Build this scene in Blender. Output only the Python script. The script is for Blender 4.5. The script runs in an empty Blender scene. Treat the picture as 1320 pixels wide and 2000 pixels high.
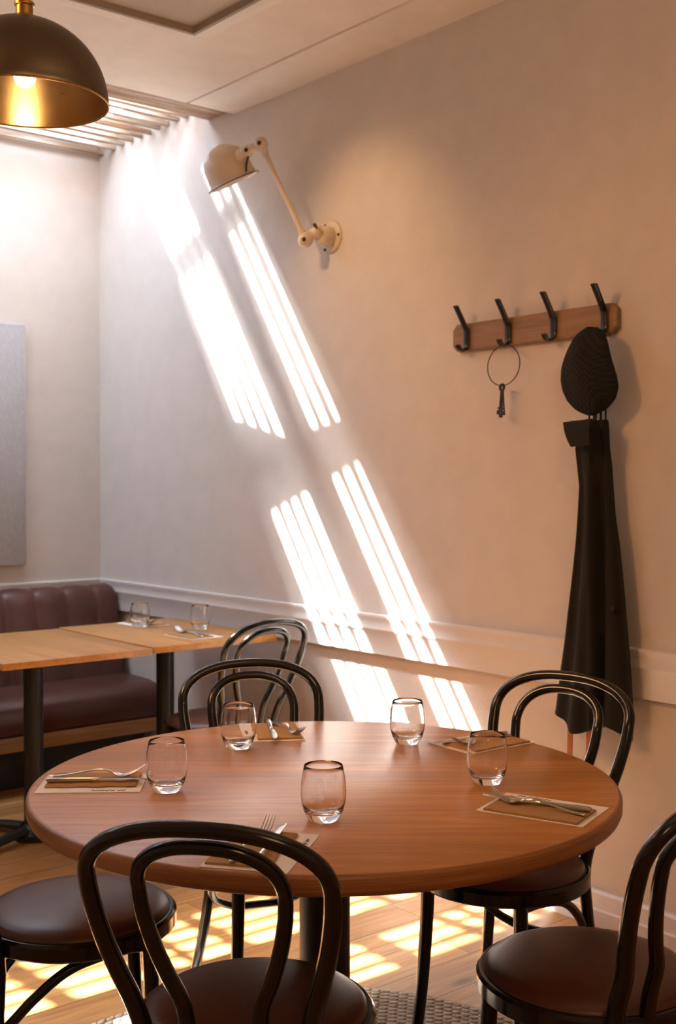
import bpy, bmesh, math, random
from mathutils import Vector, Matrix
from math import sin, cos, pi, radians, sqrt, atan2

random.seed(7)
SC = bpy.context.scene
COL = SC.collection

# ------------------------------------------------------------------ camera
YAW, PITCH, CAMH = radians(39.62), radians(-1.462), 1.37
CAM = Vector((-2.919, -5.442, CAMH))
F = Vector((sin(YAW)*cos(PITCH), cos(YAW)*cos(PITCH), sin(PITCH)))
R = Vector((cos(YAW), -sin(YAW), 0)); U = R.cross(F)
cd = bpy.data.cameras.new('camera'); co = bpy.data.objects.new('camera', cd); COL.objects.link(co)
co.matrix_world = Matrix(((R.x, U.x, -F.x, CAM.x), (R.y, U.y, -F.y, CAM.y), (R.z, U.z, -F.z, CAM.z), (0, 0, 0, 1)))
cd.sensor_fit = 'VERTICAL'; cd.sensor_height = 36; cd.lens = 2301/2000*36
cd.clip_start = .05; cd.clip_end = 100
cd.dof.use_dof = True; cd.dof.focus_distance = 2.25; cd.dof.aperture_fstop = 7.0
SC.camera = co

# ------------------------------------------------------------------ look
SC.view_settings.view_transform = 'Standard'
SC.view_settings.look = 'None'
SC.view_settings.gamma = 1
SC.view_settings.exposure = 0.68
SC.cycles.use_denoising = True
SC.cycles.max_bounces = 14; SC.cycles.diffuse_bounces = 7; SC.cycles.transmission_bounces = 10
SC.cycles.glossy_bounces = 6
SC.cycles.sample_clamp_indirect = 25.0

# ------------------------------------------------------------------ daylight
w = bpy.data.worlds.new('sky'); SC.world = w; w.use_nodes = True
bg = w.node_tree.nodes['Background']; bg.inputs[0].default_value = (.64, .80, 1.0, 1); bg.inputs[1].default_value = 14.5
SUN_DIR = Vector((1.0, -.67*2.2, -2.2)).normalized()

def light(name, kind, loc, energy, color, direction=None, **kw):
    d = bpy.data.lights.new(name, kind); d.energy = energy; d.color = color
    for k, v in kw.items(): setattr(d, k, v)
    o = bpy.data.objects.new(name, d); COL.objects.link(o); o.location = loc
    if direction is not None: o.rotation_euler = Vector(direction).to_track_quat('-Z', 'Y').to_euler()
    return o
light('sun', 'SUN', (-3, 4, 8), 55, (1, .96, .92), SUN_DIR, angle=radians(.55))
light('sun_halo_fill', 'SUN', (-3, 4, 8), 10, (.95, .97, 1), SUN_DIR, angle=radians(5))  # second, wider sun added for the halo round the wall stripes
po = light('skylight_portal', 'AREA', (-1.75, -.6, 3.24), 10, (1, 1, 1), (0, 0, -1), shape='RECTANGLE', size=3.6, size_y=1.3)
po.data.cycles.is_portal = True
# dining room lamp behind the camera, then unseen warm fills added for brightness
WARM = (1, .55, .25)
light('room_lamp_fill', 'AREA', (-3.3, -6.4, 2.6), 7, WARM, (.6, .6, -.55), shape='DISK', size=.8)
light('room_lamp_fill', 'AREA', (-2.4, -5.9, 2.5), 8, (1, .62, .34), (-.1, -1, -.7), shape='DISK', size=.5)  # unseen fill added to light the front wall and the tumbler rims
light('ceiling_fill', 'AREA', (-1.6, -4.9, 2.25), 9, (1, .66, .40), (-.1, .75, .65), shape='DISK', size=.3)  # unseen fill added to brighten the ceiling and soften the room
light('wall_warm_fill', 'SPOT', (-1.05, -1.95, 2.90), 24, (1, .58, .25), (1.05, -.16, -.76), spot_size=radians(54), spot_blend=1.0, shadow_soft_size=.06)  # unseen spot added for the warm glow beside the wall lamp
light('wall_warm_fill', 'SPOT', (-2.8, -2.6, 2.70), 72, (1, .46, .17), (2.8, -.85, -1.85), spot_size=radians(68), spot_blend=1.0, shadow_soft_size=.28)  # unseen spot added to warm the right wall

# ------------------------------------------------------------------ materials
def mat(name, color=(.5, .5, .5), rough=.5, metal=0., spec=.5, **kw):
    m = bpy.data.materials.new(name); m.use_nodes = True
    b = m.node_tree.nodes['Principled BSDF']
    b.inputs['Base Color'].default_value = (*color, 1); b.inputs['Roughness'].default_value = rough
    b.inputs['Metallic'].default_value = metal; b.inputs['Specular IOR Level'].default_value = spec
    for k, v in kw.items(): b.inputs[k].default_value = v
    return m
class NT:
    def __init__(s, m): s.t = m.node_tree; s.b = s.t.nodes['Principled BSDF']
    def n(s, typ, **kw):
        x = s.t.nodes.new(typ)
        for k, v in kw.items():
            if k.startswith('i_'): x.inputs[int(k[2:]) if k[2:].isdigit() else k[2:].replace('_', ' ')].default_value = v
            else: setattr(x, k, v)
        return x
    def l(s, a, b): s.t.links.new(a, b)
    def math(s, op, a, b=None):
        x = s.n('ShaderNodeMath', operation=op)
        for i, v in enumerate((a, b)):
            if v is None: continue
            if isinstance(v, (int, float)): x.inputs[i].default_value = v
            else: s.l(v, x.inputs[i])
        return x.outputs[0]
    def coords(s, scale=(1, 1, 1), rot=(0, 0, 0), kind='Object'):
        tc = s.n('ShaderNodeTexCoord'); mp = s.n('ShaderNodeMapping')
        mp.inputs['Scale'].default_value = scale; mp.inputs['Rotation'].default_value = rot
        s.l(tc.outputs[kind], mp.inputs[0]); return mp.outputs[0]
    def noise(s, vec, scale, detail=4, rough=.55, dist=0):
        x = s.n('ShaderNodeTexNoise'); x.inputs['Scale'].default_value = scale
        x.inputs['Detail'].default_value = detail; x.inputs['Roughness'].default_value = rough
        x.inputs['Distortion'].default_value = dist
        s.l(vec, x.inputs['Vector']); return x.outputs['Fac']
    def ramp(s, fac, stops):
        x = s.n('ShaderNodeValToRGB'); e = x.color_ramp.elements
        while len(e) < len(stops): e.new(.5)
        for k, (p, c) in zip(e, stops): k.position = p; k.color = (*c, 1)
        s.l(fac, x.inputs[0]); return x.outputs[0]
    def mix(s, fac, a, b, mode='MIX'):
        x = s.n('ShaderNodeMix', data_type='RGBA', blend_type=mode)
        for i, v in ((0, fac), (6, a), (7, b)):
            if isinstance(v, (int, float)): x.inputs[i].default_value = v
            elif isinstance(v, tuple): x.inputs[i].default_value = (*v, 1)
            else: s.l(v, x.inputs[i])
        return x.outputs[2]
    def bump(s, h, strength=.2, dist=.002):
        x = s.n('ShaderNodeBump'); x.inputs['Strength'].default_value = strength; x.inputs['Distance'].default_value = dist
        s.l(h, x.inputs['Height']); s.l(x.outputs[0], s.b.inputs['Normal'])
    def color(s, c): s.l(c, s.b.inputs['Base Color'])

def plaster(name, color, amt=.25):
    m = mat(name, color, .85, spec=.2); t = NT(m); v = t.coords()
    a = t.noise(v, 9, 5); f = t.noise(v, 130, 4)
    c = t.ramp(a, [(.3, tuple(x*.96 for x in color)), (.7, tuple(min(1, x*1.03) for x in color))]); t.color(c)
    h = t.math('ADD', t.math('MULTIPLY', a, .8), t.math('MULTIPLY', f, .45)); t.bump(h, amt, .006); return m

def wood(name, dark, light_, grain=0, rot=0, plank=0, vary=.25, rough=.35, seam=False, knots=False, off=0., spec=.5, joints=0):
    """grain runs along local X after a turn by rot about Z; plank = board width"""
    m = mat(name, light_, rough, spec=spec); t = NT(m)
    v = t.coords(rot=(0, 0, rot) if not grain else (0, radians(90), 0))
    sp = t.n('ShaderNodeSeparateXYZ'); t.l(v, sp.inputs[0]); X, Y, Z = sp.outputs
    r2 = None; vec = v; fr = None
    if plank:
        q = t.math('DIVIDE', t.math('ADD', Y, off), plank); k = t.math('FLOOR', q); fr = t.math('FRACT', q)
        wn = t.n('ShaderNodeTexWhiteNoise', noise_dimensions='1D'); t.l(k, wn.inputs['W'])
        rnd = wn.outputs['Value']
        jf = None
        if joints:
            xx = t.math('ADD', t.math('DIVIDE', X, joints), t.math('MULTIPLY', rnd, 7.3)); k2 = t.math('FLOOR', xx); jf = t.math('FRACT', xx)
            wn2 = t.n('ShaderNodeTexWhiteNoise', noise_dimensions='2D')
            cb0 = t.n('ShaderNodeCombineXYZ'); t.l(k, cb0.inputs[0]); t.l(k2, cb0.inputs[1]); t.l(cb0.outputs[0], wn2.inputs['Vector']); rnd = wn2.outputs['Value']
        cb = t.n('ShaderNodeCombineXYZ'); t.l(t.math('ADD', X, t.math('MULTIPLY', rnd, 31.)), cb.inputs[0]); t.l(Y, cb.inputs[1]); t.l(t.math('ADD', Z, t.math('MULTIPLY', rnd, 17.)), cb.inputs[2]); vec = cb.outputs[0]; r2 = rnd
    mp = t.n('ShaderNodeMapping'); mp.inputs['Scale'].default_value = (1.3, 16, 16); t.l(vec, mp.inputs[0])
    a = t.noise(mp.outputs[0], 1.6, 5, .6, 1.2)
    mp2 = t.n('ShaderNodeMapping'); mp2.inputs['Scale'].default_value = (4, 150, 150); t.l(vec, mp2.inputs[0])
    b = t.noise(mp2.outputs[0], 1.5, 3, .6)
    fac = t.math('ADD', t.math('MULTIPLY', a, .66), t.math('MULTIPLY', b, .34))
    c = t.ramp(fac, [(.32, dark), (.62, light_)])
    if plank:
        c = t.mix(t.math('MULTIPLY', r2, vary), c, tuple(x*.55 for x in dark))
    if knots:
        mp3 = t.n('ShaderNodeMapping'); mp3.inputs['Scale'].default_value = (2.2, 5.5, 5.5); t.l(vec, mp3.inputs[0])
        vo = t.n('ShaderNodeTexVoronoi'); vo.inputs['Scale'].default_value = 1.0; t.l(mp3.outputs[0], vo.inputs['Vector'])
        kn = t.ramp(vo.outputs['Distance'], [(.05, (1, 1, 1)), (.13, (0, 0, 0))])
        c = t.mix(t.math('MULTIPLY', kn, .75), c, tuple(x*.3 for x in dark))
    if seam:
        e = t.math('MINIMUM', fr, t.math('SUBTRACT', 1., fr)); s = t.math('LESS_THAN', e, .0016/plank)
        if jf is not None:
            ej = t.math('MINIMUM', jf, t.math('SUBTRACT', 1., jf)); s = t.math('MAXIMUM', s, t.math('LESS_THAN', ej, .0012/joints))
        c = t.mix(t.math('MULTIPLY', s, .85), c, (.02, .01, .005))
    t.color(c)
    t.l(t.math('ADD', t.math('MULTIPLY', b, .10), rough-.05), t.b.inputs['Roughness'])
    t.bump(b, .06, .0008); return m

M = {}
M['wall'] = plaster('wall_plaster', (.60, .545, .50))
M['wall_rough'] = plaster('wall_rough_plaster', (.60, .53, .47), .6)
M['ceiling'] = plaster('ceiling_paint', (.84, .79, .73), .08)
M['trim'] = mat('trim_paint', (.66, .62, .60), .35)
M['groove'] = mat('ceiling_groove', (.25, .2, .16), .8)
M['tray_frame'] = mat('tray_edge', (.30, .24, .18), .6)
m = mat('tray_felt', (.55, .50, .45), .95, spec=.1); t = NT(m); t.bump(t.noise(t.coords(), 160, 4), .7, .004); M['tray_felt'] = m
M['floor'] = wood('floor_boards', (.31, .115, .028), (.60, .31, .11), plank=.147, vary=.55, rough=.42, seam=True, knots=True, off=2.635, joints=1.9, spec=.3)
M['table'] = wood('round_table_wood', (.42, .160, .036), (.70, .315, .080), rot=radians(39), plank=.095, vary=.42, rough=.30, off=.03)
M['booth'] = wood('booth_table_wood', (.40, .17, .045), (.62, .31, .095), rot=radians(90), plank=.105, vary=.4, rough=.33)
M['oak'] = wood('rack_oak', (.17, .088, .028), (.32, .175, .065), rot=radians(90), rough=.45)
M['plinth'] = wood('bench_wood', (.22, .10, .035), (.42, .22, .085), rough=.5)
M['black_wood'] = mat('black_lacquer', (.009, .008, .007), .16, spec=.55)
M['black_metal'] = mat('black_metal', (.012, .011, .010), .42, spec=.4)
M['hook'] = mat('hook_black', (.006, .006, .006), .30, spec=.35)
def leather(name, color, rough=.38):
    m = mat(name, color, rough, spec=.45); t = NT(m); v = t.coords()
    n = t.noise(v, 260, 3); big = t.noise(v, 6, 3)
    t.color(t.ramp(big, [(.3, tuple(x*.8 for x in color)), (.7, tuple(x*1.15 for x in color))])); t.bump(n, .12, .001); return m
M['seat_leather'] = leather('seat_leather', (.095, .036, .018), .36)
M['bench_leather'] = leather('bench_leather', (.085, .030, .022), .36)
M['strap'] = leather('strap_leather', (.42, .13, .04), .5)
M['cream'] = mat('cream_enamel', (.60, .50, .38), .22)
M['lamp_white'] = mat('lamp_inner_white', (.85, .82, .76), .3)
M['black_plastic'] = mat('black_plastic', (.01, .01, .01), .4)
m = mat('brushed_brass', (.50, .33, .15), .28, 1.0, **{'Anisotropic': .9, 'Anisotropic Rotation': .25}); t = NT(m)
tg = t.n('ShaderNodeTangent', direction_type='RADIAL', axis='Z'); t.l(tg.outputs[0], t.b.inputs['Tangent'])
v = t.coords((6, 6, 90)); t.l(t.math('ADD', t.math('MULTIPLY', t.noise(v, 2, 3), .12), .24), t.b.inputs['Roughness']); M['brass'] = m
m = mat('aged_bronze', (.15, .115, .078), .3, 1.0, Anisotropic=.6); t = NT(m)
tg = t.n('ShaderNodeTangent', direction_type='RADIAL', axis='Z'); t.l(tg.outputs[0], t.b.inputs['Tangent'])
t.l(t.math('ADD', t.math('MULTIPLY', t.noise(t.coords(), 9, 4), .25), .2), t.b.inputs['Roughness']); M['bronze'] = m
M['brass_cap'] = mat('brass_fitting', (.40, .22, .06), .3, 1.0)
M['steel'] = mat('cutlery_steel', (.62, .60, .57), .16, 1.0)
M['glass'] = mat('tumbler_glass', (1, 1, 1), .0, **{'Transmission Weight': 1.0, 'IOR': 1.45})
M['paper'] = mat('menu_paper', (.86, .79, .71), .8)
M['ink'] = mat('ink', (.03, .025, .02), .8)
M['kraft'] = mat('kraft_napkin', (.44, .245, .095), .9, spec=.2)
t = NT(M['kraft']); t.bump(t.noise(t.coords(), 220, 3), .3, .001)
m = mat('panel_felt', (.43, .42, .43), .95, spec=.1); t = NT(m); n = t.noise(t.coords((1, 1, .15)), 300, 3)
t.color(t.ramp(n, [(.3, (.38, .37, .38)), (.7, (.48, .47, .48))])); t.bump(n, .5, .002); M['felt'] = m
m = mat('apron_canvas', (.021, .019, .016), .85, spec=.15); t = NT(m); t.bump(t.noise(t.coords(), 420, 2), .3, .001); M['canvas'] = m
m = mat('cap_tweed', (.03, .03, .03), .9, spec=.15); t = NT(m)
ck = t.n('ShaderNodeTexChecker'); ck.inputs['Scale'].default_value = 120; t.l(t.coords(), ck.inputs['Vector'])
ck.inputs['Color1'].default_value = (.010, .010, .010, 1); ck.inputs['Color2'].default_value = (.034, .032, .030, 1)
t.color(t.mix(.6, ck.outputs['Color'], (.016, .0155, .015))); t.bump(t.noise(t.coords(), 500, 2), .5, .001); M['tweed'] = m
m = mat('jute', (.6, .5, .38), .95, spec=.1); t = NT(m)
sp = t.n('ShaderNodeSeparateXYZ'); t.l(t.coords(), sp.inputs[0])
rr_ = t.math('SQRT', t.math('ADD', t.math('MULTIPLY', sp.outputs[0], sp.outputs[0]), t.math('MULTIPLY', sp.outputs[1], sp.outputs[1])))
q = t.math('DIVIDE', rr_, .757/38); row = t.math('FLOOR', q); an = t.math('ARCTAN2', sp.outputs[1], sp.outputs[0])
ph = t.math('FRACT', t.math('ADD', t.math('MULTIPLY', t.math('MULTIPLY', an, 1/(2*pi)), t.math('MULTIPLY', row, 5.)), t.math('ADD', t.math('MULTIPLY', row, .37), t.math('MULTIPLY', t.math('FRACT', q), .5))))
hh = t.math('MULTIPLY', t.math('POWER', t.math('SINE', t.math('MULTIPLY', t.math('FRACT', q), pi)), .6), t.math('POWER', t.math('SINE', t.math('MULTIPLY', ph, pi)), .6))
nz = t.noise(t.coords(), 45, 3)
c1 = t.ramp(nz, [(.30, (.42, .29, .17)), (.48, (.66, .55, .42)), (.75, (.78, .69, .57))])
c2 = t.mix(t.ramp(hh, [(.12, (0, 0, 0)), (.6, (1, 1, 1))]), (.22, .14, .08), c1); t.color(c2); t.bump(t.math('ADD', hh, t.math('MULTIPLY', nz, .4)), .9, .006); M['jute'] = m
m = mat('screen_wood', (.62, .55, .48), .7); t = NT(m); n = t.noise(t.coords((1, 12, 12)), 3, 4)
t.color(t.ramp(n, [(.35, (.30, .17, .09)), (.60, (.50, .40, .32))])); M['slat'] = m
m = mat('bulb_glow', (1, .8, .5), .3); t = NT(m); t.b.inputs['Emission Color'].default_value = (1, .74, .42, 1); t.b.inputs['Emission Strength'].default_value = 40; M['bulb'] = m

# ------------------------------------------------------------------ mesh helpers
def spline(pts, n=8, closed=False):
    P = [Vector(p) for p in pts]; out = []; N = len(P)
    rng = range(N) if closed else range(N-1)
    for i in rng:
        p1, p2 = P[i], P[(i+1) % N]
        p0 = P[i-1] if (i > 0 or closed) else p1*2-p2
        p3 = P[(i+2) % N] if (i+2 < N or closed) else p2*2-p1
        for k in range(n):
            s = k/n
            out.append(.5*((2*p1)+(p2-p0)*s+(2*p0-5*p1+4*p2-p3)*s*s+(3*p1-p0-3*p2+p3)*s**3))
    if not closed: out.append(P[-1])
    return out

class MB:
    def __init__(s): s.bm = bmesh.new()
    def box(s, lo, hi, bevel=0, seg=2, mtx=None):
        lo, hi = Vector(lo), Vector(hi); c = (lo+hi)/2; d = hi-lo
        r = bmesh.ops.create_cube(s.bm, size=1.0)['verts']
        for v in r: v.co = Vector((v.co.x*d.x, v.co.y*d.y, v.co.z*d.z))+c
        if bevel:
            es = list({e for v in r for e in v.link_edges})
            bv = bmesh.ops.bevel(s.bm, geom=es, offset=bevel, segments=seg, profile=.5, affect='EDGES')
            r = bv['verts']
        if mtx is not None: bmesh.ops.transform(s.bm, matrix=mtx, verts=list({v for v in r}))
        return s
    def rings(s, rings, closed_u=True, cap=True, loop=False):
        V = [[s.bm.verts.new(p) for p in r] for r in rings]; n = len(V[0])
        pairs = list(zip(V, V[1:]))+([(V[-1], V[0])] if loop else [])
        for a, b in pairs:
            for i in range(n if closed_u else n-1):
                j = (i+1) % n
                try: s.bm.faces.new((a[i], a[j], b[j], b[i]))
                except ValueError: pass
        if cap and not loop and closed_u:
            s.bm.faces.new(V[0][::-1]); s.bm.faces.new(V[-1])
        return s
    def tube(s, pts, rad, seg=10, closed=False, flat=None, up=None):
        P = [Vector(p) for p in pts]; n = len(P)
        rr = rad if isinstance(rad, (list, tuple)) else [rad]*n
        if len(rr) != n:
            m_ = len(rr)-1; q = []
            for i in range(n):
                f_ = i/(n-1)*m_; k_ = min(int(f_), m_-1); q.append(rr[k_]+(rr[k_+1]-rr[k_])*(f_-k_))
            rr = q
        T = []
        for i in range(n):
            a = P[(i-1) % n] if (i > 0 or closed) else P[i]; b = P[(i+1) % n] if (i < n-1 or closed) else P[i]
            T.append((b-a).normalized())
        N = up.copy() if up is not None else Vector((0, 0, 1))
        if abs(N.dot(T[0])) > .95: N = Vector((1, 0, 0))
        N = (N-T[0]*N.dot(T[0])).normalized(); rings = []
        for i in range(n):
            N = (N-T[i]*N.dot(T[i])).normalized(); B = T[i].cross(N)
            fw, fh = flat if flat else (1, 1)
            rings.append([P[i]+(N*cos(2*pi*k/seg)*fh+B*sin(2*pi*k/seg)*fw)*rr[i] for k in range(seg)])
        return s.rings(rings, loop=closed)
    def lathe(s, prof, seg=40, c=(0, 0, 0), axis='Z', closed=False):
        c = Vector(c); rings = []
        for r, z in prof:
            r = max(r, 1e-5)
            rings.append([c+Vector((r*cos(2*pi*k/seg), r*sin(2*pi*k/seg), z)) for k in range(seg)])
        return s.rings(rings, cap=not closed, loop=closed)
    def ball(s, c, r, sc=(1, 1, 1), seg=16):
        q = bmesh.ops.create_uvsphere(s.bm, u_segments=seg, v_segments=max(6, seg//2), radius=r)['verts']
        for v in q: v.co = Vector((v.co.x*sc[0], v.co.y*sc[1], v.co.z*sc[2]))+Vector(c)
        return s
    def xf(s, mtx): bmesh.ops.transform(s.bm, matrix=mtx, verts=s.bm.verts[:]); return s
    def build(s, name, m, parent=None, loc=(0, 0, 0), angle=38, merge=True):
        if merge: bmesh.ops.remove_doubles(s.bm, verts=s.bm.verts[:], dist=2e-6)
        bmesh.ops.recalc_face_normals(s.bm, faces=s.bm.faces[:])
        me = bpy.data.meshes.new(name); s.bm.to_mesh(me); s.bm.free()
        me.materials.append(m if not isinstance(m, str) else M[m])
        for p in me.polygons: p.use_smooth = True
        me.set_sharp_from_angle(angle=radians(angle))
        o = bpy.data.objects.new(name, me); COL.objects.link(o); o.location = loc
        if parent is not None: o.parent = parent
        return o

def tag(o, label, cat, group=None):
    o['label'] = label; o['category'] = cat
    if group: o['group'] = group
    return o
def thing(name, label, cat, loc=(0, 0, 0), rz=0, group=None):
    o = bpy.data.objects.new(name, None); COL.objects.link(o); o.location = loc; o.rotation_euler = (0, 0, rz); o.empty_display_size = .1
    return tag(o, label, cat, group)
def struct(name, mb, m, parent=None):
    o = mb.build(name, m, parent)
    if parent is None: o['kind'] = 'structure'
    return o
def dup(root, loc, rz, label, group=None, name=None):
    r = root.copy(); COL.objects.link(r); r.location = loc; r.rotation_euler = (0, 0, rz); r['label'] = label
    if group: r['group'] = group
    for ch in list(root.children):
        c = ch.copy(); COL.objects.link(c); c.parent = r
        for g in list(ch.children):
            d = g.copy(); COL.objects.link(d); d.parent = c
    return r

# ------------------------------------------------------------------ room shell
XL, YF, ZC = -4.6, -7.6, 2.953
OPX0, OPY = -3.4, -1.215                 # skylight opening x -3.4..0, y -1.215..0
SLZ = 3.035                              # battens
ROOF = 3.16
struct('floor', MB().box((XL-.2, YF-.2, -.15), (.3, .3, 0)), 'floor')
struct('wall_back', MB().box((XL-.2, 0, -.1), (.3, .25, ROOF)), 'wall')
struct('wall_left', MB().box((XL-.25, YF-.2, -.1), (XL, 0, ROOF)), 'wall')
struct('wall_front', MB().box((XL, YF-.25, -.1), (.3, YF, ROOF)), 'wall')
rw = struct('wall_right', MB().box((0, YF, .80), (.25, 0, ROOF)), 'wall')
# plaster below the dado board, set back a little
struct('wall_lower', MB().box((.016, YF, -.1), (.25, 0, .80)), 'wall_rough')
# ceiling with the skylight opening, a tray recess and the groove along the right wall
TX, TY = -.632, -1.886                   # tray corner
cb = MB()
cb.box((XL-.2, OPY-.001, ZC), (OPX0, .1, ROOF))
cb.box((TX, YF-.2, ZC), (-.243, OPY, ROOF)); cb.box((-.243, YF-.2, ZC+.018), (-.228, OPY, ROOF)); cb.box((-.228, YF-.2, ZC), (.1, OPY, ROOF))
cb.box((XL-.2, TY, ZC), (TX, OPY, ROOF)); cb.box((XL-.2, YF-.2, ZC+.026), (TX, TY, ROOF))
struct('ceiling', cb, 'ceiling')
struct('trim_1', MB().box((-3.6, YF+.3, ZC+.015), (TX-.002, TY-.002, ZC+.03)), 'tray_felt')          # felt in the tray
tf = MB()
tf.box((-3.6, TY-.014, ZC-.010), (TX, TY, ZC+.026)); tf.box((TX-.014, YF+.3, ZC-.010), (TX, TY-.014, ZC+.026))
struct('trim_2', tf, 'tray_frame')
tf = MB()
tf.box((-3.6, TY, ZC-.008), (TX+.055, TY+.055, ZC+.002), .002); tf.box((TX, YF+.3, ZC-.008), (TX+.055, TY, ZC+.002), .002)
struct('trim_3', tf, 'ceiling')
# dado board and moulded rail, right wall and back wall
def dado(name, along):
    prof = [(.03, .728), (-.010, .728), (-.010, .812), (-.0135, .817), (-.0135, .823), (-.0115, .827), (-.0120, .850), (-.0150, .862), (-.0165, .869), (-.0150, .874), (-.011, .876), (.03, .876)]
    a, b = along
    if name == 'right': R_ = [[(d, y, z) for d, z in prof] for y in (a, b)]
    else: R_ = [[(x, d, z) for d, z in prof] for x in (a, b)]
    return MB().rings(R_)
struct('trim_4', dado('right', (YF, 0.0)), 'trim')
struct('trim_5', dado('back', (XL, 0.0)), 'trim')
bprof = [(.03, 0), (-.012, 0), (-.012, .050), (-.004, .054), (-.003, .100), (.004, .108), (.03, .108)]
struct('baseboard_right', MB().rings([[(d, y, z) for d, z in bprof] for y in (YF, 0)]), 'trim')
struct('baseboard_back', MB().rings([[(x, d, z) for d, z in bprof] for x in (XL, 0)]), 'trim')

# skylight window: frame and bars above the battens, some added only to break up the sun
def quadbar(mb, pts, z0, z1):
    mb.rings([[(x, y, z0) for x, y in pts], [(x, y, z1) for x, y in pts]])
GZ = 3.12; DX, DY = -(GZ-SLZ)/2.2, .67*(GZ-SLZ)      # where sun rays through the batten plane cross the glazing
wf = MB()
def bar(pts): quadbar(wf, [(x+DX, y+DY) for x, y in pts], GZ-.012, GZ+.012)
bar([(-.115, .1), (.2, .1), (.2, -1.3), (-.115, -1.3)])                    # wall-side frame
bar([(-3.6, -.262), (0, -.262), (0, .1), (-3.6, .1)])                     # back frame
bar([(-3.6, -.765), (0, -.765), (0, -.597), (-3.6, -.597)])               # rafter
bar([(-3.6, -1.35), (0, -1.35), (0, -1.015), (-3.6, -1.015)])             # front frame
bar([(-.290, -.28), (-.192, -.95), (-.243, -.95), (-.330, -.28)])         # thin skewed bar
bar([(-.635, -.28), (-.675, -.58), (-.645, -1.02), (-.715, -1.02), (-.775, -.58), (-.815, -.28)])  # unseen piece, shaped for the wide gap in the wall stripes
for k, (xa, xb, wd) in enumerate([(-1.50, -1.46, .07), (-1.78, -1.72, .05), (-2.02, -2.07, .10), (-2.36, -2.31, .06), (-2.62, -2.68, .09), (-2.95, -2.9, .07)]):  # unseen bars added to split the floor sunlight into patches
    bar([(xa, -.26), (xa+wd, -.26), (xb+wd, -1.03), (xb, -1.03)])
struct('window_1', wf, 'trim')
# batten screen under it
sk = thing('batten_screen', 'white-washed wooden batten screen set in the ceiling skylight along the back wall', 'screen', (0, 0, SLZ))
sl = MB(); gaps = [-.130, -.215, -.305, -.392, -.472, -.557, -.640, -.720, -.800, -.885, -.965]
edges = [-.05] + [(a+b)/2 for a, b in zip(gaps, gaps[1:])]
for i, y in enumerate(edges):
    hw = .0140+random.uniform(-.0015, .0015)
    sl.box((OPX0, y-hw, -.008+random.uniform(-.003, .003)), (-.002, y+hw, .009), .001, 1)
sl.build('slat_panel', 'slat', sk)
fr = MB(); fr.box((OPX0, -1.212, -.06), (-.002, -1.012, .02), .002, 1)
fr.build('frame_board', 'slat', sk)
for x in (-.715, -1.62, -2.5): MB().box((x-.015, -1.05, .011), (x+.015, -.03, .045)).build('cross_bearer', 'slat', sk)

# felt panel on the back wall
tag(MB().box((-1.62, -.035, .964), (-.42, -.001, 2.134), .004).build('acoustic_panel', 'felt'), 'grey felt acoustic panel hung on the back wall above the bench', 'wall panel')

# ------------------------------------------------------------------ bench
bn = thing('banquette', 'brown leather banquette with channelled back along the back wall', 'bench', (0, 0, 0))
def back_profile():
    p = [(-.315, .36), (-.298, .45), (-.272, .60), (-.248, .72), (-.232, .79), (-.215, .832), (-.185, .856), (-.145, .863), (-.10, .858), (-.06, .835), (-.05, .80), (-.05, .36)]
    return p
bp = back_profile(); xs = []; X1 = -.018; CW = .157; SEAM0 = -.148
x = X1; cols = []
for k in range(9): a = k/8*pi/2; cols.append((X1-.045*(1-sin(a))*1.0, .045*(1-cos(pi/2-a)) ))
# end rounding: list of (x, inset) from the outer end inwards
endc = [(X1-.045*(1-cos(a)), .045*(1-sin(a))) for a in [pi/2*k/7 for k in range(8)]]
rings = []
def bulge(x):
    if x > SEAM0: u = (x-SEAM0)/(X1+.02-SEAM0)*.5+0; u = min(max((x-SEAM0)/CW, 0), .5)
    else: u = ((SEAM0-x)/CW) % 1
    return .013*(abs(sin(pi*u))**.42)-.013
def ring_at(x, inset):
    d = bulge(x)-inset; out = []
    for i, (y, z) in enumerate(bp):
        a = Vector(bp[max(i-1, 0)]); b = Vector(bp[min(i+1, len(bp)-1)]); tt = (b-a).normalized(); nrm = Vector((-tt.y, tt.x))
        k = 1 if i < 9 else 0
        out.append((x, y+nrm.x*d*k, z+nrm.y*d*k))
    return out
for xx, ins in endc: rings.append(ring_at(xx, ins))
x = X1-.05
while x > -3.3:
    rings.append(ring_at(x, 0)); x -= .157/14
MB().rings(rings).build('backrest', 'bench_leather', bn, angle=60)
rc = MB()                                   # seat cushion with a soft front edge
sp_ = [(-.24, .425), (-.40, .428), (-.54, .424), (-.60, .414), (-.634, .392), (-.645, .362), (-.645, .30), (-.636, .272), (-.61, .262), (-.24, .262)]
rr_ = [[(-.028-.02*(1-k), y if y > -.3 else y+.012*(1-k), z-.012*(1-k) if z > .3 else z) for y, z in sp_] for k in (0, .7, 1)]
x = -.06
rr_ += [[(x_, y, z) for y, z in sp_] for x_ in (-.08, -3.3)]
rc.rings(rr_).build('seat_cushion', 'bench_leather', bn, angle=50)
MB().box((-3.3, -.632, .196), (-.03, -.1, .262), .003).build('front_rail', 'plinth', bn)
MB().box((-3.3, -.50, 0), (-.04, -.05, .197)).build('base', 'black_metal', bn)

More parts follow.
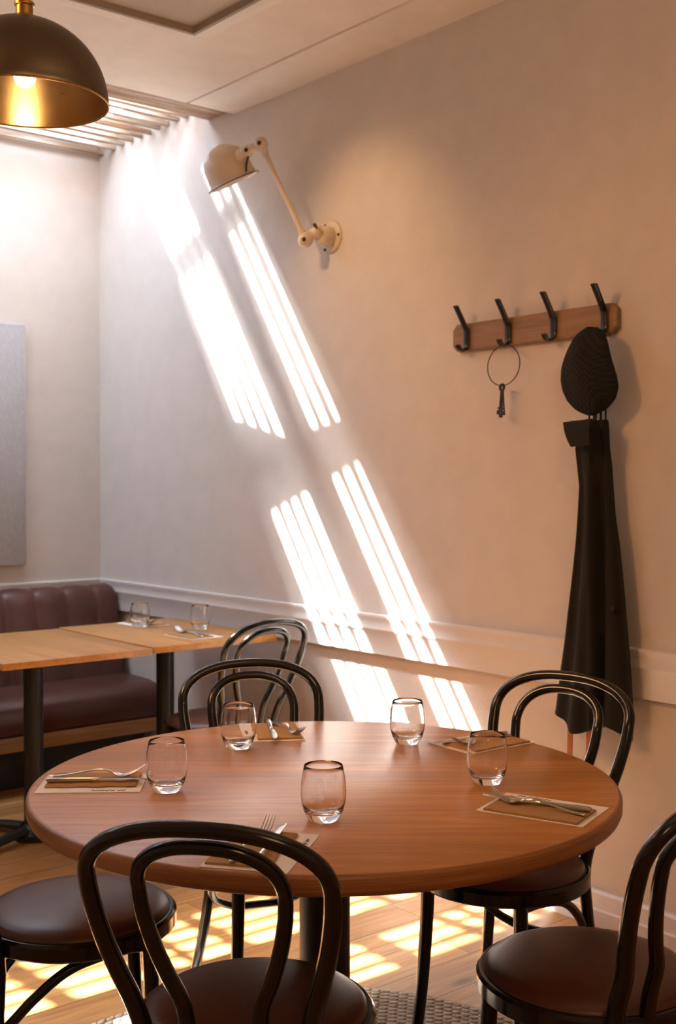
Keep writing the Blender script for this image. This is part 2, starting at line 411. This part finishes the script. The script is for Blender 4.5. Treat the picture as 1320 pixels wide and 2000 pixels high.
# ------------------------------------------------------------------ booth tables
def booth_table(label, loc, w, dz=0):
    t_ = thing('booth_table', label, 'table', loc, 0, 'small tables along the bench')
    MB().box((-w/2, -.3925, .727+dz), (w/2, .3925, .751+dz), .0015).build('tabletop', 'booth', t_)
    MB().lathe([(.037, .03), (.037, .715+dz)], 28).build('column', 'black_metal', t_)
    MB().box((-.2, -.2, .712+dz), (.2, .2, .727+dz)).build('top_plate', 'black_metal', t_)
    b = MB(); b.lathe([(.075, 0), (.075, .025), (.045, .05), (.038, .06)], 24)
    b.build('base_hub', 'black_metal', t_)
    for k in range(4):
        a = radians(20)+k*pi/2
        q = MB().tube(spline([(.05*cos(a), .05*sin(a), .038), (.16*cos(a), .16*sin(a), .032), (.27*cos(a), .27*sin(a), .018)], 5), [.028, .022], 10, flat=(1, .62))
        q.build('foot', 'black_metal', t_)
    return t_
booth_table('small oak table nearest the right wall, laid with two tumblers', (-.362, -1.2275, 0), .572)
booth_table('bare oak table with no glasses, cut off by the left edge', (-.948, -1.2275, 0), .588, -.004)

# ------------------------------------------------------------------ round table
TC = Vector((-1.382, -3.542, 0)); TR = .604
m = mat('table_edge_wood', (.4, .18, .06), .35); t = NT(m); t.color(t.ramp(t.noise(t.coords((2.2, 2.2, 110)), 2.2, 4), [(.3, (.27, .105, .032)), (.7, (.44, .20, .068))])); M['table_edge'] = m
rt = thing('round_table', 'large round brown wooden table in the foreground laid for five', 'table', TC)
MB().lathe([(.02, .712), (TR-.012, .712), (TR-.004, .716), (TR, .724), (TR, .742), (TR-.003, .748), (TR-.008, .75), (.02, .75)], 128).build('tabletop', 'table', rt, angle=50)
MB().lathe([(TR-.010, .7125), (TR-.003, .7165), (TR+.0006, .7245), (TR+.0006, .7418), (TR-.0022, .7478), (TR-.006, .7497)], 128).build('edge_band', 'table_edge', rt, angle=50)
MB().lathe([(.053, .03), (.053, .70)], 36).build('column', 'black_metal', rt)
MB().box((-.28, -.28, .697), (.28, .28, .712)).build('top_plate', 'black_metal', rt)
MB().lathe([(.29, .0062), (.29, .018), (.25, .028), (.06, .05), (.053, .06)], 48).build('base', 'black_metal', rt)

# rug
rg = MB(); RR = .757
prof = [(.0, .002)]
n_r = 38
for k in range(n_r):
    r0 = (k+.5)/n_r*RR; prof.append((r0-.006, .0022)); prof.append((r0, .0046)); prof.append((r0+.006, .0022))
prof += [(RR, .002), (RR, .0)]
rings = []
random.seed(3)
S_ = 400
for r0, z in prof:
    ring = []
    for k in range(S_):
        a = 2*pi*k/S_; wob = .0006*sin(k*pi*.5+int(r0/RR*n_r)*1.9)+random.uniform(-.0005, .0005) if z > .004 else 0
        rr0 = max(r0, 1e-4)+(random.uniform(-.0015, .0015) if r0 > .05 else 0)
        ring.append((rr0*cos(a), rr0*sin(a), max(z+wob, .001)))
    rings.append(ring)
tag(MB().rings(rings).build('jute_rug', 'jute', loc=(-1.44, -3.53, 0), angle=80), 'round woven jute rug on the floor under the round table', 'rug')

# ------------------------------------------------------------------ bentwood chairs
def make_chair(label, loc, rz):
    c = thing('bentwood_chair', label, 'chair', loc, rz, 'black bentwood chairs')
    MB().lathe([(.155, .433), (.200, .433), (.204, .437), (.204, .462), (.199, .468), (.188, .469), (.155, .460)], 64, closed=True).build('seat_frame', 'black_wood', c)
    MB().lathe([(.001, .455), (.188, .455), (.192, .463), (.190, .472), (.180, .481), (.160, .488), (.12, .493), (.06, .496), (.001, .497)], 64).build('seat_cushion', 'seat_leather', c, angle=60)
    def bow(w, zw, zt, off, pw, lean, h1, h2, base, n):
        def yy(f): return -base+(-off+lean+base)*f
        lo = [(h2, -base, .45), (h2+(h1-h2)*.45, yy(.13), .505)]; ar = []
        for u in (0, .25, .5, .75, .9): lo.append((h1+(w-h1)*sin(u*pi/2), yy(.33+.67*u), .56+(zw-.56)*u))
        for k in range(n+1):
            a = pi*k/n; c_, s_ = cos(a), abs(sin(a)); h = s_**pw
            ar.append((w*(1 if c_ > 0 else -1)*abs(c_)**pw, -off+lean*(1-h), zw+(zt-zw)*h))
        return lo, ar
    lo, ar = bow(.187, .772, .868, .325, .86, .045, .143, .127, .172, 20)
    legs = [(.185, -.238, 0), (.163, -.200, .12), (.140, -.176, .27), (.127, -.168, .40), lo[0]]
    MB().tube(spline([(.127, -.168, .40)]+lo+ar+[(-x, y, z) for x, y, z in lo[::-1]]+[(-.127, -.168, .40)], 4), [.0155]*2+[.0150, .0142, .0136]+[.013]*10+[.0136, .0142, .0150]+[.0155]*2, 12).build('outer_bow', 'black_wood', c)
    lo2, ar2 = bow(.113, .757, .837, .307, .86, .045, .062, .056, .180, 18)
    MB().tube(spline(lo2+ar2+[(-x, y, z) for x, y, z in lo2[::-1]], 4), [.0135, .0132, .0127, .0122]+[.0118]*10+[.0122, .0127, .0132, .0135], 12).build('inner_bow', 'black_wood', c)
    legs = legs[:4]
    for s in (1, -1):
        MB().tube(spline([(s*x, y, z) for x, y, z in legs], 6), [.0118, .0155], 12).build('leg', 'black_wood', c)
        MB().tube(spline([(s*.122, .128, .445), (s*.126, .134, .30), (s*.135, .148, .12), (s*.150, .170, 0)], 6), [.0165, .0155, .0135, .0115], 12).build('leg', 'black_wood', c)
    hp = [(.124, .128, .422), (.130, .06, .419), (.140, -.03, .400), (.143, -.10, .352), (.128, -.158, .290), (.070, -.190, .252)]
    MB().tube(spline(hp+[(0, -.198, .246)]+[(-x, y, z) for x, y, z in hp[::-1]], 6), .0105, 12).build('hoop_brace', 'black_wood', c)
    return c
def rzf(deg): return radians(deg-90)
ch = make_chair('black bentwood chair nearest the camera, its back overlapping the round table', (-1.758, -3.821, .006), rzf(39.6))
dup(ch, (-.872, -3.574, .006), rzf(192), 'black bentwood chair standing before the hanging dark apron')
dup(ch, (-1.185, -3.108, .006), rzf(247), 'black bentwood chair on the far side of the round table, facing the camera')
dup(ch, (-1.775, -3.206, .006), rzf(-21), 'black bentwood chair at the left of the round table, brown seat lit by window light')
dup(ch, (-1.200, -4.085, .006), rzf(86), 'black bentwood chair at lower right, back cut off by the right edge')
dup(ch, (-.440, -1.730, 0), rzf(94.5), 'black bentwood chair drawn up to the small table near the right wall')

# ------------------------------------------------------------------ tumblers
def make_glass(label, loc):
    g = MB()
    outer = [(.001, .0), (.024, .0), (.0275, .0015), (.0315, .008), (.0370, .020), (.0405, .034), (.0420, .048), (.0418, .062), (.0402, .078), (.0372, .094), (.0355, .1015)]
    inner = [(.0348, .1022), (.0341, .1015), (.0358, .094), (.0388, .078), (.0404, .062), (.0405, .048), (.0388, .034), (.0345, .021), (.0265, .0160), (.016, .0145), (.001, .0142)]
    g.lathe(outer+inner, 48)
    o = g.build('tumbler', 'glass', loc=loc, angle=70); return tag(o, label, 'glass', 'clear stemless tumblers')
g0 = make_glass('clear tumbler at the left rim, beside the tines of the fork set farthest left', (-1.686, -3.414, .7505))
def g_dup(loc, label):
    o = g0.copy(); COL.objects.link(o); o.location = loc; o['label'] = label
g_dup((-1.356, -3.190, .7505), 'clear tumbler in front of the far chair, napkin seen through it')
g_dup((-1.020, -3.406, .7505), 'clear tumbler on the round table standing before the sunlit wall stripes')
g_dup((-1.146, -3.782, .7505), 'clear tumbler between the two place settings on the right of the round table')
g_dup((-1.572, -3.773, .7505), 'clear tumbler nearest the camera, just beyond the nearest chair back')
g_dup((-.372, -1.039, .7515), 'clear tumbler on the small table, nearer the leather bench')
g_dup((-.221, -1.277, .7515), 'clear tumbler on the small table, nearer the right wall')

# ------------------------------------------------------------------ place settings
def paper_mb(): return MB().box((-.105, -.074, 0), (.105, .074, .0012))
def make_paper(label, loc, rz):
    o = paper_mb().build('menu_sheet', 'paper', loc=loc); o.rotation_euler = (0, 0, rz); tag(o, label, 'menu', 'paper menu sheets')
    pr = MB(); random.seed(11)
    for a0, n in ((-.075, 5), (-.052, 7), (-.028, 6)):
        pts = [(a0+.0042*k+random.uniform(-.001, .001), .060+(.0045 if k % 2 else -.002)+random.uniform(-.002, .002), .0015) for k in range(n)]
        pr.tube(spline(pts, 4), .00055, 5)
    p = pr.build('handwriting', 'ink', o)
    return o
def make_napkin(label, loc, rz):
    b = MB(); nx = 14; rings = []
    for i in range(nx+1):
        x = -.092+.184*i/nx; e = .0018*sin(i*1.3)
        wob = .0012*sin(i*2.1); th = .0042+.0008*sin(i*1.7)
        rings.append([(x, -.062+e*.3, 0), (x, .042+e, 0), (x, .0445+e, th*.5+wob*.2), (x, .042+e, th+wob*.3), (x, .0, th+.0006), (x, -.062+e*.3, th)])
    o = b.rings(rings).build('napkin', 'kraft', loc=loc, angle=50); o.rotation_euler = (0, 0, rz); return tag(o, label, 'napkin', 'folded brown napkins')
def make_fork(label, loc, rz):
    b = MB()
    # centreline along x: tines at -x, handle end at +x; height profile arched
    def z(x): 
        P = [(-.105, .026), (-.085, .013), (-.066, .0045), (-.050, .0045), (-.034, .012), (-.018, .0175), (.0, .0165), (.03, .0105), (.07, .0045), (.092, .004)]
        for (a, za), (c_, zc) in zip(P, P[1:]):
            if a <= x <= c_:
                s = (x-a)/(c_-a); s = s*s*(3-2*s) if False else s; return za+(zc-za)*s
        return P[-1][1]
    st = [(-.064, .0105), (-.058, .0112), (-.050, .0108), (-.042, .0085), (-.035, .0048), (-.026, .0032), (-.01, .0030), (.015, .0036), (.045, .0048), (.07, .0060), (.084, .0062), (.091, .0045), (.0935, .001)]
    rings = []
    for x, w_ in st:
        th = .0011 if x < -.03 else .0016
        zz = z(x)+(.0); cup = .0022 if x < -.04 else 0
        rings.append([(x, -w_, zz+cup), (x, -w_*.5, zz+th*.3), (x, 0, zz), (x, w_*.5, zz+th*.3), (x, w_, zz+cup), (x, w_*.5, zz+th*1.6), (x, 0, zz+th*1.8), (x, -w_*.5, zz+th*1.6)])
    b.rings(rings)
    for k in range(4):
        y = (k-1.5)*.0058
        pts = [(x, y*(1 if x > -.09 else .97), z(x)+.001) for x in (-.063, -.072, -.08, -.088, -.096, -.104)]
        b.tube(pts, [.0019, .0018, .0016, .0014, .0012, .0006], 8)
    o = b.build('fork', 'steel', loc=loc, angle=60); o.rotation_euler = (0, 0, rz); return tag(o, label, 'fork', 'steel forks')
def make_knife(label, loc, rz):
    k_ = thing('knife', label, 'knife', loc, rz, 'steel table knives')
    b = MB(); rings = []
    for x, w_, h in [(-.015, .003, .003), (-.012, .0052, .0042), (.0, .0054, .0044), (.05, .0062, .0048), (.085, .0068, .0048), (.092, .0055, .004), (.094, .002, .0015)]:
        rings.append([(x, w_*cos(2*pi*q/12), .005+h*sin(2*pi*q/12)) for q in range(12)])
    b.rings(rings).build('handle', 'steel', k_)
    b = MB(); rings = []
    for x, lo, hi in [(-.012, -.004, .004), (-.03, -.0075, .005), (-.07, -.0095, .0055), (-.10, -.0085, .0055), (-.117, -.004, .0052), (-.124, .002, .0045)]:
        rings.append([(x, lo, .0045), (x, (lo+hi)/2, .0038), (x, hi, .0040), (x, hi, .0062), (x, (lo+hi)/2, .0066), (x, lo, .0050)])
    b.rings(rings).build('blade', 'steel', k_)
    return k_
SETS = [  # centre, outward angle, place words, fork dy/rot, knife dy/rot
 ((-1.772, -3.267), 143.0, 'at the left rim of the round table', (-.028, 0), (.010, .02)),
 ((-1.196, -3.100), 58.0, 'at the far rim, below the far chair', (-.034, .35), (.0, .0)),
 ((-.880, -3.516), -3.0, 'at the far right, partly behind a tumbler', (-.004, .0), (.02, -.10)),
 ((-1.208, -3.983), -70.9, 'at the near right rim of the round table', (-.016, -.07), (.004, .03)),
 ((-1.764, -3.846), 217.0, 'behind the backrest of the nearest chair', (-.020, -.05), (.012, .06)),
 ((-.310, -.955), 90.0, 'on the small table, nearer the bench', (.0, 0), (.02, 0)),
 ((-.352, -1.430), -90.0, 'on the small table, at its chair', (-.016, 0), (.01, .05)),
]
P0 = N0 = F0 = K0 = None
for i, (c, ang, where, fk, kn) in enumerate(SETS):
    rz = radians(ang); zt = .7502 if i < 5 else .7512
    ux = Vector((cos(rz), sin(rz))); uy = Vector((-sin(rz), cos(rz)))
    def at(x, y, z): return (c[0]+ux.x*x+uy.x*y, c[1]+ux.y*x+uy.y*y, z)
    lp = f'cream paper menu sheet lying {where}'; ln = f'folded brown napkin on a menu sheet {where}'
    lf = f'steel fork on a napkin {where}'; lk = f'steel knife on a napkin {where}'
    if P0 is None:
        P0 = make_paper(lp, at(0, 0, zt), rz); N0 = make_napkin(ln, at(.0, -.006, zt+.0013), rz)
        F0 = make_fork(lf, at(0, fk[0], zt+.0045), rz+fk[1]); K0 = make_knife(lk, at(0, kn[0], zt+.0060), rz+kn[1])
    else:
        dup(P0, at(0, 0, zt), rz, lp); dup(N0, at(0, -.006, zt+.0013), rz, ln)
        dup(F0, at(0, fk[0], zt+.0045), rz+fk[1], lf); dup(K0, at(0, kn[0], zt+.0060), rz+kn[1], lk)

# ------------------------------------------------------------------ pendant lamp
pd = thing('pendant_lamp', 'dark bronze dome pendant lamp with glowing brass inside, upper left', 'lamp', (-1.822, -3.075, 2.172))
Rr = .175
dome = [(Rr*cos(a), .006+.172*sin(a)) for a in [pi/2*k/22 for k in range(22)]]
out = dome+[(.012, .178)]
inn = [(max(r-.0022, .01), z-.002 if z > .01 else z) for r, z in out]
MB().lathe([(Rr-.001, 0)]+[(r, z) for r, z in out]+[(.012, .1765)]+[(r+.0, z) for r, z in [(max(r-.0012, .012), z-.001) for r, z in out[::-1]]], 96, closed=True).build('outer_shell', 'bronze', pd, angle=60)
MB().lathe([(r-.0014, z-.0012) for r, z in out[:-1]]+[(.012, .1755)]+[(.012, .1745)]+[(r-.0024, z-.0022) for r, z in out[:-1][::-1]], 96, closed=True).build('brass_lining', 'brass', pd, angle=60)
MB().tube([((Rr-.0005)*cos(2*pi*k/96), (Rr-.0005)*sin(2*pi*k/96), .003) for k in range(96)], .0022, 8, closed=True).build('rim', 'brass_cap', pd)
MB().lathe([(.001, .176), (.030, .176), (.030, .180), (.024, .184), (.018, .186), (.018, .204), (.021, .206), (.021, .212), (.013, .216), (.013, .236), (.009, .242), (.001, .243)], 28).build('cord_grip', 'brass_cap', pd)
MB().tube([(0, 0, .24), (0, 0, ZC+.015-2.172)], .0055, 12).build('cord', 'black_plastic', pd)
MB().lathe([(.001, .105), (.021, .105), (.021, .174), (.001, .174)], 24).build('socket', 'brass_cap', pd)
MB().lathe([(.001, .036), (.012, .038), (.020, .045), (.0235, .060), (.022, .078), (.016, .092), (.014, .104), (.001, .104)], 24).build('bulb', 'bulb', pd, angle=80)

# ------------------------------------------------------------------ wall lamp
wl = thing('wall_lamp', 'cream enamel articulated wall lamp with dome shade on the right wall', 'lamp', (0, -1.878, 2.322))
MX = Matrix.Rotation(radians(-90), 4, 'Y')       # lathe axis z -> -x
MB().lathe([(.001, 0), (.063, 0), (.064, .004), (.061, .009), (.05, .011), (.040, .012), (.038, .04), (.034, .055), (.026, .062), (.001, .063)], 40).xf(MX).build('wall_base', 'cream', wl)
for a in (60, 180, 300): MB().ball((-.012, .054*cos(radians(a)), .054*sin(radians(a))), .0055).build('screw', 'black_plastic', wl)
E1 = Vector((-.062, .012, .012)); E2 = Vector((-.105, .032, -.020)); E3 = Vector((-.205, .185, .362))
j = MB(); j.ball(E1, .030, (1, 1, 1), 20); j.tube([(-.05, 0, 0), E1], .024, 16); j.build('joint', 'cream', wl)
j = MB(); j.ball(E2, .029, (1, 1, 1), 20); j.tube([E1, E2], .017, 14); j.build('joint', 'cream', wl)
D1 = (E3-E2).normalized()
MB().tube([E2, E2+D1*.045, E2+D1*.046, E3-D1*.046, E3-D1*.045, E3], [.0155, .0145, .0098, .0098, .0145, .0155], 16).build('arm', 'cream', wl)
# shade axis: tilted, mouth facing down and towards the room
E4 = Vector((-.225, .245, .345))
SCN = Vector((-.235, .372, .305)); AX = (0.33*Vector((0, 1, 0))+Vector((-.10, 0, 0))+Vector((0, 0, .94))).normalized()    # towards the crown
AX = Vector((-.414, .11, .865)).normalized()
j = MB(); j.ball(E3, .027, (1, 1, 1), 20); j.tube([E3, E4], .018, 14); j.ball(E4, .024, (1, 1, 1), 18); j.build('joint', 'cream', wl)
Vn = (CAM-Vector((0, -1.878, 2.322))-E3).normalized()
for p, r in ((E3, .0275), (E4, .0245), (E2, .0295)):
    q = p+Vector((-.75, -.62, -.1)).normalized()*r; MB().ball(q, .0085).build('knob', 'black_plastic', wl)
kb = MB(); kb.tube([E1+Vector((-.02, -.02, .012)), E1+Vector((-.04, -.035, .016))], .005, 8); kb.ball(E1+Vector((-.042, -.036, .016)), .008)
kb.build('wing_screw', 'black_plastic', wl)
rot = Vector((0, 0, 1)).rotation_difference(AX).to_matrix().to_4x4(); TM = Matrix.Translation(SCN) @ rot
shell = [(.108, -.062), (.100, -.058), (.098, -.050), (.0965, -.02), (.0955, .0)]+[(.0955*cos(a), .090*sin(a)) for a in [pi/2*k/12 for k in range(1, 12)]]+[(.004, .091)]
MB().lathe(shell+[(max(r-.0015, .003), z-.0015) for r, z in shell[::-1]], 56, closed=True).xf(TM).build('shade', 'cream', wl, angle=50)
MB().lathe([(.0935, -.055), (.0925, 0)]+[(.0925*cos(a), .086*sin(a)) for a in [pi/2*k/10 for k in range(1, 10)]]+[(.004, .087), (.004, .086)]+[(.0915*cos(a), .085*sin(a)) for a in [pi/2*k/10 for k in range(9, 0, -1)]]+[(.0915, 0), (.0925, -.055)], 48, closed=True).xf(TM).build('shade_lining', 'lamp_white', wl, angle=60)
MB().tube([(.1085*cos(2*pi*k/64), .1085*sin(2*pi*k/64), -.062) for k in range(64)], .0024, 8, closed=True).xf(TM).build('shade_rim', 'black_plastic', wl)
nk = MB(); nk.tube([E4, E4+(SCN-E4)*.35], [.024, .03], 16); nk.build('neck', 'cream', wl)
MB().tube(spline([E4+Vector((0, -.005, -.02)), E4+Vector((-.005, .0, -.05)), SCN+rot.to_3x3()@Vector((0, -.1, -.05))], 5), .004, 8).build('flex', 'black_plastic', wl)

# ------------------------------------------------------------------ coat rack
cr = thing('coat_rack', 'oak coat rack board with four black hooks on the right wall', 'coat rack', (0, -2.905, 1.862))
bd = MB(); hx, hz, ch_ = .343, .046, .018
oct_ = [(-hx+ch_, -hz), (hx-ch_, -hz), (hx, -hz+ch_), (hx, hz-ch_), (hx-ch_, hz), (-hx+ch_, hz), (-hx, hz-ch_), (-hx, -hz+ch_)]
def ins(k): return [(y*(1-k/hx), z*(1-k/hz)) for y, z in oct_]
bd.rings([[(-.001, y, z) for y, z in oct_], [(-.020, y, z) for y, z in oct_], [(-.024, y, z) for y, z in ins(.004)]])
bd.build('board', 'oak', cr, angle=25)
HY = [-2.634, -2.822, -3.012, -3.209]
for y in HY:
    yy = y+2.905
    pth = spline([(-.088, yy-.006, .097), (-.060, yy-.003, .062), (-.036, yy, .030), (-.031, yy, .018), (-.030, yy, -.01), (-.030, yy, -.03), (-.036, yy, -.043), (-.048, yy+.002, -.048), (-.061, yy+.003, -.043), (-.070, yy+.003, -.030)], 4)
    hk = MB().tube(pth, .0132, 10, flat=(1.0, .36), up=Vector((-1, 0, .2)))
    hk.build('hook', 'hook', cr, angle=60)

# keys
kr = thing('key_ring', 'large dark wire ring with a bunch of old keys on the second hook', 'keys', (-.055, -2.826, 1.815))
MB().tube([(.004*sin(2*pi*k/48), .070*cos(2*pi*k/48), -.066+.066*sin(2*pi*k/48)) for k in range(48)], .0018, 8, closed=True).build('wire_ring', 'black_metal', kr)
for k, (dy, tilt, ln) in enumerate(((-.006, -.09, .092), (.003, .0, .098), (.010, .10, .088))):
    b = MB(); b.tube([(0, .0085*cos(2*pi*q/16), .0105*sin(2*pi*q/16)) for q in range(16)], .0026, 7, closed=True)
    b.tube([(0, 0, -.009), (0, 0, -ln)], .0030, 8)
    b.box((-.0015, 0, -ln), (.0015, .0115, -ln+.014)); b.box((-.0015, 0, -ln+.018), (.0015, .009, -ln+.024)); b.ball((0, 0, -.016), .0042, seg=8)
    b.xf(Matrix.Translation((-.006+.006*k, dy+.004, -.137)) @ Matrix.Rotation(tilt, 4, 'X')); b.build('key', 'black_metal', kr)

# flat cap hanging from the last hook
cp = thing('flat_cap', 'dark checked tweed flat cap hanging on the right-most hook', 'hat', (-.085, -3.196, 1.70))
b = MB(); rings = []
N_ = 28
for i in range(N_+1):
    s = i/N_; z = .132-.264*s
    # silhouette half-widths in y (left/right) and depth x, by height
    prof_w = [(0, .010), (.04, .040), (.10, .056), (.20, .069), (.32, .081), (.45, .092), (.58, .099), (.70, .098), (.82, .085), (.92, .060), (.98, .028), (1, .006)]
    for (a, va), (c_, vc) in zip(prof_w, prof_w[1:]):
        if a <= s <= c_: w_ = va+(vc-va)*(s-a)/(c_-a)
    d_ = .052*sin(pi*min(max(s, .02), .98))**.6+.004; cy_ = .006*sin(s*pi*1.3)-.006
    ring = []
    for k in range(40):
        a = 2*pi*k/40; fold = 1+.05*sin(5*a+s*5)*s+.035*sin(3*a-s*7)
        ring.append((-d_*cos(a)*(1+.10*sin(4*a+s*4)) if cos(a) > 0 else -d_*.55*cos(a), cy_+w_*sin(a)*fold, z))
    rings.append(ring)
b.rings(rings).build('crown', 'tweed', cp, angle=80)
b = MB(); rings = []
for i in range(9):
    s = i/8; ww = .060*sqrt(max(0, 1-(s*.98)**2))+.004
    rings.append([(.004+.006*s+(0 if k <= 10 else .004), -.012+ww*cos(pi*(k if k <= 10 else 20-k)/10), -.075-.05*s) for k in range(20)])
b.rings(rings).build('peak', 'tweed', cp, angle=80)
MB().ball((-.056, .0, .03), .008, (.6, 1, 1)).build('button', 'tweed', cp)

# apron hanging below the cap from the same hook
ap = thing('apron', 'dark grey canvas apron hanging in folds on the right wall below the cap', 'apron', (-.05, -3.20, 1.56))
secs = [  # z, y_left(+), y_right(-), crease y
 (1.556, .088, -.040, -.008), (1.535, .080, -.044, -.012), (1.50, .063, -.046, -.022), (1.470, .068, -.048, -.028), (1.42, .060, -.056, -.032), (1.356, .050, -.062, -.034), (1.27, .055, -.070, -.036),
 (1.185, .063, -.086, -.038), (1.06, .080, -.102, -.040), (.97, .093, -.112, -.042), (.88, .105, -.122, -.043), (.80, .119, -.130, -.043), (.72, .131, -.136, -.043), (.66, .138, -.138, -.043), (.632, .142, -.136, -.043)]
b = MB(); rings = []; NP = 36
zz = []
for (a, b_) in zip(secs, secs[1:]):
    for k in range(4):
        s = k/4; zz.append(tuple(p+(q-p)*s for p, q in zip(a, b_)))
zz.append(secs[-1])
for z, yl, yr, yc in zz:
    t_ = (1.556-z)/.924; ring = []
    front = []; n1 = NP
    for k in range(n1+1):
        u = k/n1; y = yl+(yr-yl)*u
        fold = .016*sin(u*pi*5.2+.6+t_*1.1)*min(1, .35+t_)
        cre = -.030*math.exp(-((y-yc)/.010)**2)          # deep crease
        left = .018*math.exp(-((y-(yc+.020))/.014)**2)
        edge = .030*(min(1, u/.10)*min(1, (1-u)/.10))
        bow = .016*sin(pi*u)
        xf_ = -(.004+edge+bow+fold*.8+cre+left)*(.75+.35*t_)
        if u > .62: xf_ *= .55
        hem = (.018*sin(u*9+1.2)-.012*u) if z < .70 else 0
        ring.append((min(xf_, -.002), y, z-1.56+hem*max(0, (.70-z)/.068)))
    back = [(.012-.010*abs(2*k/n1-1), yr+(yl-yr)*k/n1, ring[n1-k][2]) for k in range(n1+1)]
    rings.append(ring+back)
b.rings(rings, cap=True).build('skirt', 'canvas', ap, angle=75)
# turned-down bib corner, pocket band, hem stitching
b = MB(); rings = []
for i in range(7):
    s = i/6; z = 1.556-.075*s
    rings.append([(-.078-.006*sin(s*3)-.001*q, .066-.022*s-.008*s*s-(.112-.035*s)*q/8, z-1.566+.006*q/8) for q in range(9)]+[(-.070-.006*sin(s*3)-.001*q, .066-.022*s-.008*s*s-(.112-.035*s)*q/8, z-1.566+.006*q/8) for q in range(8, -1, -1)])
b.rings(rings).build('bib_fold', 'canvas', ap, angle=60)
for y0, x0, ln in ((.075, -.026, .22), (-.004, -.034, .25)):
    b = MB(); rings = []
    for i in range(12):
        s = i/11; z = .70-ln*1.0*s; wv = .004*sin(s*9+y0*60); th = .0015; w_ = .0100-.001*s
        rings.append([(x0-th+wv, y0-w_+wv*.6, z-1.56), (x0-th+wv, y0+w_+wv*.6, z-1.56), (x0+th+wv, y0+w_+wv*.6, z-1.56), (x0+th+wv, y0-w_+wv*.6, z-1.56)])
    b.rings(rings).build('leather_strap', 'strap', ap)
lp_ = MB()
for y0, dz in ((.012, 0), (-.012, .004), (-.030, -.004)):
    lp_.tube(spline([(-.012, y0+.008, -.02), (-.012, y0+.006, .03), (-.006, y0*.4, .20), (.02, -.009, .262), (.016, y0*.4-.004, .19), (-.008, y0-.008, .02), (-.008, y0-.008, -.02)], 5), .0028, 7)
lp_.build('neck_loop', 'canvas', ap)
MB().lathe([(.001, 0), (.008, 0), (.008, .003), (.001, .003)], 14).xf(Matrix.Translation((-.030, -.085, -.565)) @ MX).build('rivet', 'black_metal', ap)
